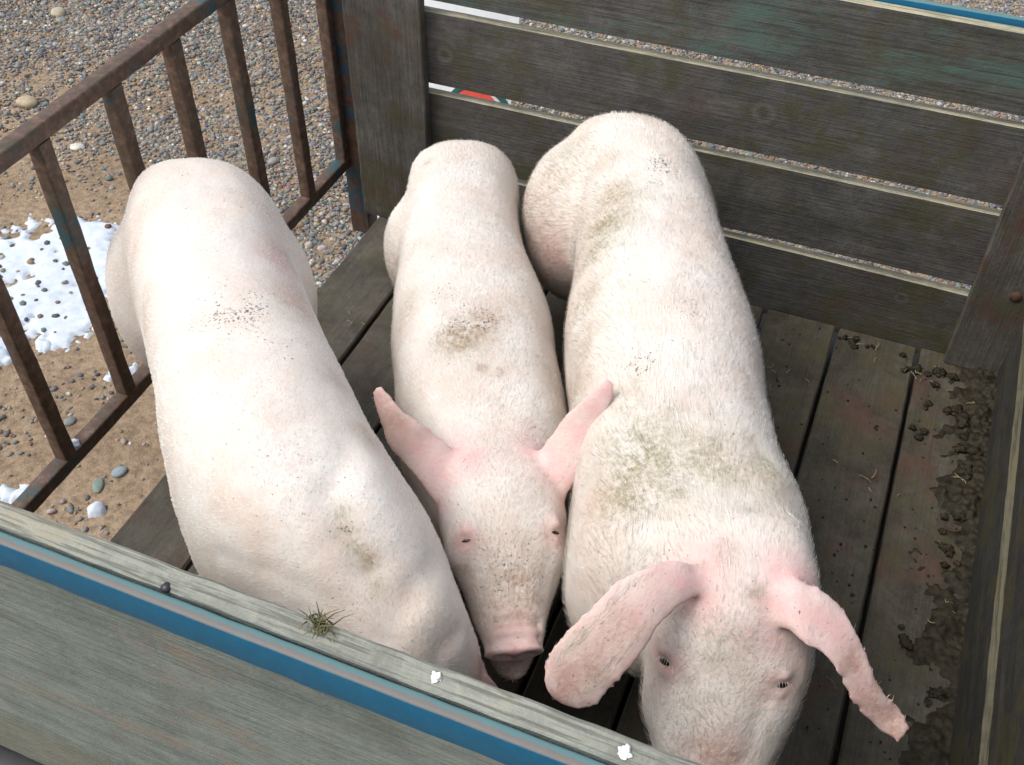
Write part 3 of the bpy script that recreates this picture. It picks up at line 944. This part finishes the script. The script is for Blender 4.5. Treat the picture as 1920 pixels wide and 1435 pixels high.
    ev = tmp.evaluated_get(dg)
    me2 = bpy.data.meshes.new_from_object(ev)
    bpy.data.objects.remove(tmp); bpy.data.meshes.remove(me)
    n = len(me2.vertices)
    P = np.empty(n * 3, np.float32); me2.vertices.foreach_get('co', P); P = P.reshape(-1, 3).astype(float)
    Eg = np.empty(len(me2.edges) * 2, np.int32); me2.edges.foreach_get('vertices', Eg); Eg = Eg.reshape(-1, 2)
    deg = np.bincount(Eg.ravel(), minlength=n).astype(float)[:, None]
    # smoothing weights: gentle at the ears, snout and trotters
    kd = KDTree(len(ear_pts))
    for i, q in enumerate(ear_pts): kd.insert(q, i)
    kd.balance()
    dear = np.array([kd.find(q)[2] for q in P])
    wt = np.clip((dear - .014) / .03, .14, 1.0)
    dsn = np.linalg.norm(P - HF(.95, 0, -.1), axis=1) / Lh
    wt = np.minimum(wt, np.clip((dsn - .15) / .35, .25, 1))
    wt = np.where(P[:, 2] < .12, .3, wt)[:, None]
    def lap(Q):
        A_ = np.zeros_like(Q)
        for k in range(3):
            A_[:, k] = np.bincount(Eg[:, 0], Q[Eg[:, 1], k], n) + np.bincount(Eg[:, 1], Q[Eg[:, 0], k], n)
        return A_ / deg
    wneck = np.exp(-(np.linalg.norm(P - (c0[-1] * .5 + poll * .5 + UP * .05), axis=1) / .16) ** 2)[:, None]
    whip = np.exp(-(np.linalg.norm(P - hleg, axis=1) / .24) ** 2)[:, None]
    wneck = np.maximum(wneck, whip)
    for it in range(64):
        P = P + (lap(P) - P) * .5 * wt
    for it in range(110):
        P = P + (lap(P) - P) * .5 * wt * wneck
    def normals(Q):
        me2.vertices.foreach_set('co', Q.astype(np.float32).ravel()); me2.update()
        N = np.empty(n * 3, np.float32); me2.vertices.foreach_get('normal', N)
        return N.reshape(-1, 3).astype(float)
    N = normals(P)
    # body lumps, skin folds, muscle swells
    lump = np.array([mn.noise(Vector((q[0] * 11 + seed, q[1] * 11, q[2] * 11))) * .0028 + mn.noise(Vector((q[0] * 34, q[1] * 34 + seed, q[2] * 34))) * .0011 for q in P])
    lump *= np.clip(dear / .03, .25, 1)
    P = P + N * lump[:, None]
    UVp = pix(P)
    dcam = np.linalg.norm(P - CAM, axis=1)
    facing = ((CAM - P) * N).sum(1) > 0
    def near_uv(u, v):
        d2 = (UVp[:, 0] - u) ** 2 + (UVp[:, 1] - v) ** 2
        ok = np.where(facing & (d2 < 40 ** 2))[0]
        if len(ok) == 0: ok = np.argsort(d2)[:40]
        ok = ok[dcam[ok] < dcam[ok].min() + .06]
        return P[ok[np.argmin(d2[ok])]]
    for line, depth, sig in folds:                   # furrows (depth < 0) along a line on the skin
        pts = [near_uv(*q) for q in line]
        fine_ = []
        for a, b in zip(pts[:-1], pts[1:]):
            for t in np.linspace(0, 1, 9): fine_.append(a * (1 - t) + b * t)
        k2 = KDTree(len(fine_))
        for i, q in enumerate(fine_): k2.insert(q, i)
        k2.balance()
        dd = np.array([k2.find(q)[2] for q in P])
        P = P + N * (depth * np.exp(-(dd / sig) ** 2))[:, None]
    for (u, v), hgt, sig in bulges:
        q = near_uv(u, v)
        dd = np.linalg.norm(P - q, axis=1)
        P = P + N * (hgt * np.exp(-(dd / sig) ** 2))[:, None]
    eye_objs = []
    for (u, v, r, open_, lid) in eyes:
        q = near_uv(u, v)
        dd = np.linalg.norm(P - q, axis=1)
        iq = np.argmin(dd); nq = N[iq]
        uq = norm(-fw_ - nq * np.dot(-fw_, nq))            # towards the brow
        brow = np.linalg.norm(P - (q + uq * r * 1.25), axis=1); low = np.linalg.norm(P - (q - uq * r * 1.05), axis=1)
        P = P + nq[None] * (lid * 1.5 * np.exp(-(brow / (r * .85)) ** 2) + lid * np.exp(-(low / (r * .7)) ** 2) - r * .22 * np.exp(-(dd / (r * .55)) ** 2))[:, None]
        eye_objs.append((q.copy(), nq.copy(), r, open_))
    # nostrils
    for sg in (-1, 1):
        q = HF(1.0, sg * .055, head.get('nz', -.10)); dd = np.linalg.norm(P - q, axis=1) / Lh
        P = P - fw_ * (.075 * Lh * np.exp(-(dd / .033) ** 2))[:, None]
    N = normals(P)
    # stains: R green algae, G brown (dirt, flank tone, painted ham shade), B dark flecks, A pink skin
    st = np.zeros((n, 4))
    st[:, 2] = .10 + .15 * np.clip(N[:, 2], 0, 1)
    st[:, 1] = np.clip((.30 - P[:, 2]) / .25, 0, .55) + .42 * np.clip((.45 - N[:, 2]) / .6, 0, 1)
    st[:, 3] = np.clip(1 - dear / .055, 0, 1) * .9 + .05 + np.clip(1.0 - dsn / .20, 0, .8)
    dns = np.linalg.norm(P - HF(1.0, 0, -.1), axis=1) / Lh
    for (u, v, r, ch, amt) in stains:
        q = near_uv(u, v)
        df = P - q
        wob = np.array([1 + .45 * mn.noise(Vector((a[0] * 26 + u, a[1] * 26, a[2] * 26))) for a in P]) if r > .02 else 1.0
        dd = np.linalg.norm(df, axis=1) * wob
        k = 'RGBA'.index(ch)
        st[:, k] = np.maximum(st[:, k], amt * np.exp(-(dd / r) ** 2))
    for q, _n, r, _o in eye_objs:
        dd = np.linalg.norm(P - q, axis=1)
        st[:, 3] = np.maximum(st[:, 3], np.exp(-(dd / (r * 2.2)) ** 2))
        st[:, 1] = np.maximum(st[:, 1], .9 * np.exp(-(dd / (r * .95)) ** 2))
    st = np.clip(st, 0, 1)
    ca = me2.color_attributes.new('stain_shade', 'FLOAT_COLOR', 'POINT')
    ca.data.foreach_set('color', st.astype(np.float32).ravel())
    me2.materials.clear()
    body = link('body', me2, M['skin'], root)
    body.location = -Vector(root.location)
    # eyes, lashes
    for q, nn_, r, open_ in eye_objs:
        bm = bmesh.new(); bmesh.ops.create_uvsphere(bm, u_segments=20, v_segments=12, radius=1)
        t = norm(fw_ - nn_ * np.dot(fw_, nn_)); s = np.cross(nn_, t)
        base = q - nn_ * r * .36
        for v in bm.verts:
            c = v.co.copy()
            v.co = Vector(base + s * c.x * r * .95 + t * c.y * r * .75 * open_ + nn_ * c.z * r * .42)
        me = bpy.data.meshes.new('eye'); bm.to_mesh(me); bm.free()
        eo = link('eye', me, M['eye'], root); eo.location = -Vector(root.location)
        Vl, Fl = [], []
        for k in range(9):
            f = (k - 4) / 4 + rng.uniform(-.1, .1)
            b = q + s * f * r * .95 - t * (r * .75 * open_ * (1 - f * f) + r * .12) + nn_ * r * .12
            d = norm(nn_ * .75 + t * .75 + s * f * .5) * r * rng.uniform(.8, 1.15)
            i0 = len(Vl)
            Vl += [b - s * .00045, b + s * .00045, b + d]
            Fl.append((i0, i0 + 1, i0 + 2))
        lo = link('eyelashes', mesh('eyelashes', Vl, Fl), M['lash'], eo)
    # bristles
    me2.calc_loop_triangles()
    nt_ = len(me2.loop_triangles)
    tri = np.empty(nt_ * 3, np.int32); me2.loop_triangles.foreach_get('vertices', tri); tri = tri.reshape(-1, 3)
    a, b, c = P[tri[:, 0]], P[tri[:, 1]], P[tri[:, 2]]
    ar = np.linalg.norm(np.cross(b - a, c - a), axis=1)
    cen = (a + b + c) / 3
    m_ = np.ones(nt_)
    de = dear[tri[:, 0]]
    m_ *= np.where(de < .02, .35, 1.0) * np.where(dns[tri[:, 0]] < .16, .0, 1.0) * np.where(cen[:, 2] < .20, .15, 1.0)
    for q, _, r, _o in eye_objs:
        m_ *= np.where(np.linalg.norm(cen - q, axis=1) < r * 1.6, 0, 1)
    pr = ar * m_; pr /= pr.sum()
    ti = rng.choice(nt_, hairs, p=pr)
    r1, r2 = rng.random(hairs), rng.random(hairs)
    fl = r1 + r2 > 1; r1[fl] = 1 - r1[fl]; r2[fl] = 1 - r2[fl]
    rootp = a[ti] + (b[ti] - a[ti]) * r1[:, None] + (c[ti] - a[ti]) * r2[:, None]
    nn = N[tri[ti, 0]]
    stv = st[tri[ti, 0]]
    # flow towards the tail on the body, and from snout to poll on the head; combed downwards on the flanks
    bodydir = norm(c0[1] - c0[-2]); 
    th_ = np.clip(((rootp - poll) @ fw_) / Lh + .15, 0, .3) / .3
    flow = bodydir[None] * (1 - th_[:, None]) + (-fw_[None]) * th_[:, None] - UP[None] * .55
    sw = np.array([[mn.noise(Vector((q[0] * 13, q[1] * 13, q[2] * 13 + 7))), mn.noise(Vector((q[0] * 13 + 9, q[1] * 13, q[2] * 13))), 0] for q in rootp])
    flow = flow + sw * .5 + rng.normal(0, .13, (hairs, 3))
    flow = flow - nn * (flow * nn).sum(1)[:, None]
    flow /= np.linalg.norm(flow, axis=1)[:, None] + 1e-9
    ln = rng.uniform(hair_len[0], hair_len[1], hairs) * np.where(dear[tri[ti, 0]] < .02, .45, 1) * (1 + (head_hair - 1) * th_)
    lift = (rng.uniform(.12, .42, hairs) + .12 * th_)[:, None]
    d1 = flow + nn * lift; d1 /= np.linalg.norm(d1, axis=1)[:, None]
    d2 = flow + nn * (lift * .35) - UP * .12; d2 /= np.linalg.norm(d2, axis=1)[:, None]
    sd_v = np.cross(d1, norm(rng.normal(0, 1, 3))[None] + nn); sd_v /= np.linalg.norm(sd_v, axis=1)[:, None] + 1e-9
    w0 = rng.uniform(.00022, .00045, hairs)[:, None]
    p0 = rootp - nn * .0008; p1 = rootp + d1 * (ln * .5)[:, None]; p2 = p1 + d2 * (ln * .5)[:, None]
    HV = np.stack([p0 - sd_v * w0, p0 + sd_v * w0, p1 - sd_v * w0 * .75, p1 + sd_v * w0 * .75, p2], 1).reshape(-1, 3)
    k = np.arange(hairs) * 5
    LQ = np.stack([k, k + 1, k + 3, k + 2, k + 2, k + 3, k + 4], 1).reshape(-1)
    stt = np.stack([np.arange(hairs) * 7, np.arange(hairs) * 7 + 4], 1).reshape(-1)
    hm = fast_mesh('bristles', HV, LQ, stt, None)
    ca = hm.color_attributes.new('stain_shade', 'FLOAT_COLOR', 'POINT')
    ca.data.foreach_set('color', np.repeat(stv, 5, 0).astype(np.float32).ravel())
    ho = link('bristles', hm, M['hair'], root)
    ho.location = -Vector(root.location)
    ho['kind'] = 'stuff'
    return root

HEADROWS = [(-.25, .22, -.10, .34), (-.12, .28, .0, .42), (0.0, .335, .06, .46), (.16, .345, .075, .47), (.34, .325, .06, .44), (.52, .265, .03, .38), (.70, .215, .005, .31), (.86, .185, .0, .265), (.965, .175, .0, .245), (1.0, .165, -.01, .225)]
def hrows(wk=1.0, dk=1.0):
    return [(t, a * wk, u, d * dk) for t, a, u, d in HEADROWS]

P2 = [(0.362,-0.264,0.355,0.112,0.105), (0.398,-0.345,0.338,0.118,0.128), (0.432,-0.431,0.323,0.121,0.143), (0.473,-0.517,0.320,0.128,0.145), (0.522,-0.603,0.320,0.142,0.150), (0.572,-0.695,0.323,0.150,0.153), (0.621,-0.788,0.325,0.146,0.155), (0.671,-0.877,0.325,0.146,0.155), (0.723,-0.958,0.323,0.138,0.153), (0.768,-1.041,0.320,0.116,0.140)]
P3 = [(0.680,-0.161,0.450,0.115,0.090), (0.696,-0.205,0.433,0.119,0.122), (0.744,-0.257,0.418,0.130,0.148), (0.784,-0.338,0.408,0.132,0.168), (0.823,-0.437,0.405,0.137,0.175), (0.864,-0.544,0.405,0.148,0.180), (0.906,-0.653,0.408,0.160,0.183), (0.950,-0.761,0.410,0.160,0.185), (0.989,-0.866,0.410,0.155,0.185), (1.028,-0.966,0.413,0.158,0.183), (1.072,-1.059,0.415,0.170,0.175), (1.098,-1.156,0.420,0.169,0.160)]
P1 = [(0.051,-0.723,0.518,0.114,0.097), (0.070,-0.766,0.495,0.130,0.135), (0.112,-0.812,0.480,0.142,0.160), (0.162,-0.872,0.468,0.141,0.177), (0.225,-0.940,0.465,0.137,0.185), (0.297,-1.014,0.468,0.136,0.188), (0.373,-1.092,0.468,0.139,0.193), (0.447,-1.169,0.468,0.146,0.198), (0.518,-1.240,0.468,0.149,0.198), (0.591,-1.287,0.463,0.146,0.193), (0.662,-1.318,0.455,0.132,0.180), (0.726,-1.350,0.436,0.114,0.166), (0.785,-1.382,0.405,0.097,0.148)]

make_pig('pig', 'white pig with its head hidden below the front board beside the rusty railing', P1,
    head=dict(poll=np.array([.825, -1.405, .425]), tip=np.array([.945, -1.470, .14]), rows=hrows(.88, .9)),
    ears=[dict(head=True, rows=[(0.05, k * .20, .02, .25, k * .28, -.06), (.25, k * .29, .0, .42, k * .31, -.10), (.45, k * .31, -.05, .56, k * .31, -.14), (.58, k * .31, -.10, .62, k * .31, -.13)], bulge=.006) for k in (-1, 1)],
    hip=(3, 4), hams=((-.095, -.105, .385, (.100, .15, .165)), (.083, -.04, .40, (.092, .14, .155))), seed=3,
    hairs=60000, hair_len=(.004, .009),
    folds=[([(650, 850), (622, 930), (642, 1005), (690, 1068)], -.0065, .022), ([(420, 1040), (520, 1075), (610, 1120)], -.002, .014), ([(815, 1060), (770, 1120), (735, 1190)], -.005, .02), ([(860, 1180), (830, 1215), (815, 1250)], -.003, .014)],
    bulges=[((680, 885), .006, .04), ((715, 950), .006, .045), ((750, 1010), .005, .05), ((470, 960), .005, .09), ((300, 400), .005, .045), ((460, 385), .005, .045), ((800, 1130), .006, .04)],
    stains=[(455, 580, .07, 'B', 1.0), (420, 560, .04, 'B', .7), (500, 640, .05, 'B', .5), (642, 960, .012, 'R', .8), (648, 1000, .014, 'R', .9), (665, 1030, .014, 'R', .9), (690, 1060, .013, 'R', .8), (712, 1095, .012, 'R', .7), (690, 1045, .012, 'G', .9), (640, 985, .02, 'B', .8), (790, 1200, .05, 'G', .5), (820, 1240, .05, 'G', .4), (690, 820, .03, 'G', .6), (560, 570, .035, 'R', .5), (620, 700, .03, 'R', .5), (300, 330, .05, 'B', .4), (340, 315, .04, 'B', .5), (540, 480, .05, 'A', .7), (575, 560, .05, 'A', .6), (560, 470, .04, 'G', .5), (580, 540, .04, 'G', .4), (215, 560, .08, 'G', .45), (240, 640, .06, 'G', .5), (840, 1150, .04, 'R', .4)])  # brown on the hams also paints their shaded sides

make_pig('pig', 'small white pig in the middle with upright ears and pale muddy snout', P2,
    head=dict(poll=at(932, 868, .475), tip=at(967, 1222, .40), rows=[(-.25, .22, -.12, .32, 0), (-.12, .27, -.03, .40, 0), (0.0, .305, .02, .46, 0), (.16, .335, .06, .50, -.01), (.34, .335, .055, .48, -.02), (.52, .285, .03, .43, -.02), (.70, .225, .005, .35, -.01), (.84, .18, .0, .28, 0), (.94, .15, .0, .22, 0), (.985, .135, -.01, .20, 0)], nz=-.085, extra=[((.985, 0, -.09), (.165, .024, .115)), ((.66, 0, -.36), (.13, .27, .10)), ((.80, 0, -.33), (.10, .16, .07)), ((.90, 0, -.335), (.125, .165, .062)), ((.42, .24, -.07), (.07, .11, .06)), ((.42, -.24, -.07), (.07, .11, .06))]),
    ears=[dict(rows=[(868, 858, .455, 815, 950, .42), (835, 822, .475, 765, 885, .44), (800, 792, .50, 726, 836, .465), (765, 768, .52, 712, 785, .495), (735, 738, .535, 698, 748, .52), (718, 722, .545, 698, 726, .54)], bulge=.008),
          dict(rows=[(1000, 852, .46, 1062, 938, .425), (1030, 813, .49, 1098, 884, .465), (1055, 776, .52, 1130, 830, .50), (1085, 750, .55, 1145, 775, .54), (1112, 724, .575, 1156, 738, .57), (1130, 708, .59, 1150, 712, .59)], bulge=.008)],
    hip=(3, 4), hams=((-.083, -.135, .275, (.077, .11, .13)), (.07, -.14, .275, (.066, .11, .13))), seed=9, hairs=55000, hair_len=(.007, .015), eyes=[(872, 1014, .0105, .35, .0028), (1040, 1000, .0105, .5, .0034)],
    folds=[([(935, 1165), (975, 1160), (1012, 1164)], -.0050, .005), ([(935, 1180), (975, 1176), (1012, 1178)], -.0048, .0045), ([(930, 1196), (975, 1192), (1014, 1194)], -.0048, .0045), ([(915, 1210), (970, 1208), (1018, 1208)], -.004, .0065), ([(895, 1030), (915, 1080), (925, 1130)], -.0025, .012), ([(1035, 1020), (1022, 1080), (1015, 1130)], -.0025, .012)],
    bulges=[((852, 1055), .006, .03), ((1052, 1050), .005, .03), ((880, 985), .004, .018), ((1035, 975), .004, .018), ((945, 930), .004, .04), ((800, 340), .005, .04), ((925, 335), .005, .04), ((800, 740), .006, .05), ((1010, 735), .006, .05)],
    stains=[(865, 630, .045, 'G', 1.0), (860, 640, .04, 'R', .9), (905, 590, .03, 'G', 1.0), (912, 620, .025, 'G', 1.0), (890, 600, .06, 'B', .9), (830, 545, .05, 'B', .7), (795, 297, .014, 'G', .9), (780, 320, .05, 'R', .3), (745, 600, .05, 'G', .5), (755, 760, .05, 'G', .6), (960, 1080, .06, 'B', .7), (920, 1140, .035, 'G', .8), (960, 1090, .065, 'G', .85), (880, 1060, .03, 'G', .7), (940, 1050, .04, 'G', .5), (860, 1010, .03, 'G', .6), (1010, 1100, .04, 'G', .5), (880, 860, .04, 'A', .9), (1000, 840, .04, 'A', .7), (1060, 990, .03, 'A', .8), (972, 1185, .045, 'A', 1.0), (965, 1220, .04, 'A', 1.0), (970, 1275, .05, 'G', .9), (905, 690, .012, 'G', .8), (940, 700, .012, 'G', .8), (1040, 700, .05, 'G', .5), (760, 560, .04, 'R', .35), (1000, 800, .06, 'B', .5)])

make_pig('pig', 'largest white pig with drooping pink ears and green stained neck', P3,
    head=dict(poll=at(1395, 1088, .575), tip=at(1318, 1545, .33), rows=[(-.24, .22, -.10, .34), (-.12, .27, .0, .40), (0.0, .31, .05, .44), (.16, .325, .065, .45), (.34, .33, .055, .43), (.52, .315, .03, .38), (.70, .265, .005, .31), (.86, .21, .0, .26), (.955, .18, .0, .22), (.985, .16, -.01, .20)], extra=[((.985, 0, -.10), (.17, .03, .12)), ((.70, 0, -.33), (.15, .24, .09)), ((.32, .26, -.06), (.06, .09, .05)), ((.32, -.26, -.06), (.06, .09, .05))]),
    ears=[dict(rows=[(1380, 1075, .555, 1350, 1128, .54), (1325, 1052, .58, 1312, 1122, .562), (1275, 1045, .597, 1275, 1146, .567), (1220, 1052, .605, 1240, 1180, .562), (1155, 1083, .60, 1208, 1228, .55), (1093, 1142, .585, 1180, 1262, .535), (1043, 1192, .565, 1146, 1298, .515), (1018, 1225, .55, 1112, 1330, .50), (1012, 1262, .535, 1066, 1332, .50), (1018, 1290, .525, 1036, 1314, .505)], bulge=.010),
          dict(rows=[(1425, 1088, .555, 1435, 1180, .53), (1460, 1078, .583, 1475, 1186, .553), (1496, 1084, .586, 1508, 1216, .547), (1545, 1102, .575, 1542, 1232, .538), (1592, 1150, .555, 1564, 1264, .522), (1628, 1219, .527, 1580, 1294, .495), (1654, 1282, .495, 1606, 1334, .466), (1690, 1322, .465, 1645, 1374, .44), (1712, 1364, .45, 1684, 1399, .435)], bulge=.010)],
    hip=(3, 4), hams=((-.112, -.105, .34, (.126, .155, .185)), (.07, -.06, .33, (.095, .15, .17))), seed=17, eyes=[(1249, 1240, .0125, .8, .003), (1467, 1286, .0115, .7, .003)], hairs=70000, hair_len=(.010, .021), head_hair=1.0,
    bulges=[((1130, 950), .007, .06), ((1440, 900), .007, .06), ((1110, 330), .005, .045), ((1255, 310), .005, .045), ((1375, 1160), .006, .04), ((1265, 1205), .005, .022), ((1455, 1250), .005, .022), ((1200, 1330), .006, .04), ((1475, 1350), .004, .035)],
    folds=[([(1290, 1290), (1310, 1350), (1300, 1410)], -.003, .012), ([(1430, 1320), (1410, 1380), (1400, 1425)], -.003, .012), ([(1310, 1065), (1390, 1055), (1460, 1075)], -.003, .014), ([(1200, 870), (1300, 880), (1420, 870)], -.006, .03), ([(1180, 740), (1300, 760), (1420, 760)], -.003, .03)],
    stains=[(1130, 415, .065, 'R', 1.0), (1145, 370, .055, 'R', .95), (1120, 460, .05, 'R', .9), (1060, 300, .06, 'R', .6), (1130, 300, .05, 'R', .4), (1020, 420, .08, 'G', .5), (1030, 480, .06, 'A', .7), (1240, 310, .045, 'B', 1.0), (1225, 345, .03, 'B', .8), (1090, 560, .05, 'R', .7), (1080, 650, .05, 'R', .7), (1075, 720, .05, 'R', .6), (1200, 850, .08, 'R', 1.0), (1190, 930, .055, 'R', 1.0), (1260, 880, .06, 'R', 1.0), (1240, 820, .04, 'R', .9), (1350, 870, .06, 'R', .95), (1440, 880, .045, 'R', .9), (1300, 850, .05, 'R', .9), (1200, 680, .04, 'B', .9), (1290, 580, .04, 'B', .6), (1370, 1045, .035, 'G', .45), (1340, 1060, .03, 'A', .8), (1415, 1110, .012, 'G', .8), (1160, 1190, .03, 'G', .7), (1100, 1260, .05, 'G', .5), (1650, 1330, .04, 'G', .6), (1340, 1420, .04, 'G', .7), (1345, 1420, .04, 'A', .7), (1010, 400, .09, 'G', .6), (1040, 520, .07, 'G', .6), (1110, 1260, .02, 'G', .8), (1130, 1220, .02, 'G', .7), (1060, 1290, .03, 'G', .7), (1600, 1240, .02, 'G', .7), (1680, 1370, .03, 'G', .8), (1640, 1300, .02, 'G', .7), (1175, 1165, .025, 'A', 1.0), (1100, 1010, .07, 'G', .4), (1250, 1245, .03, 'A', .6), (1180, 750, .05, 'R', .5)])  # brown on the left ham also paints the shade of its turned-down side
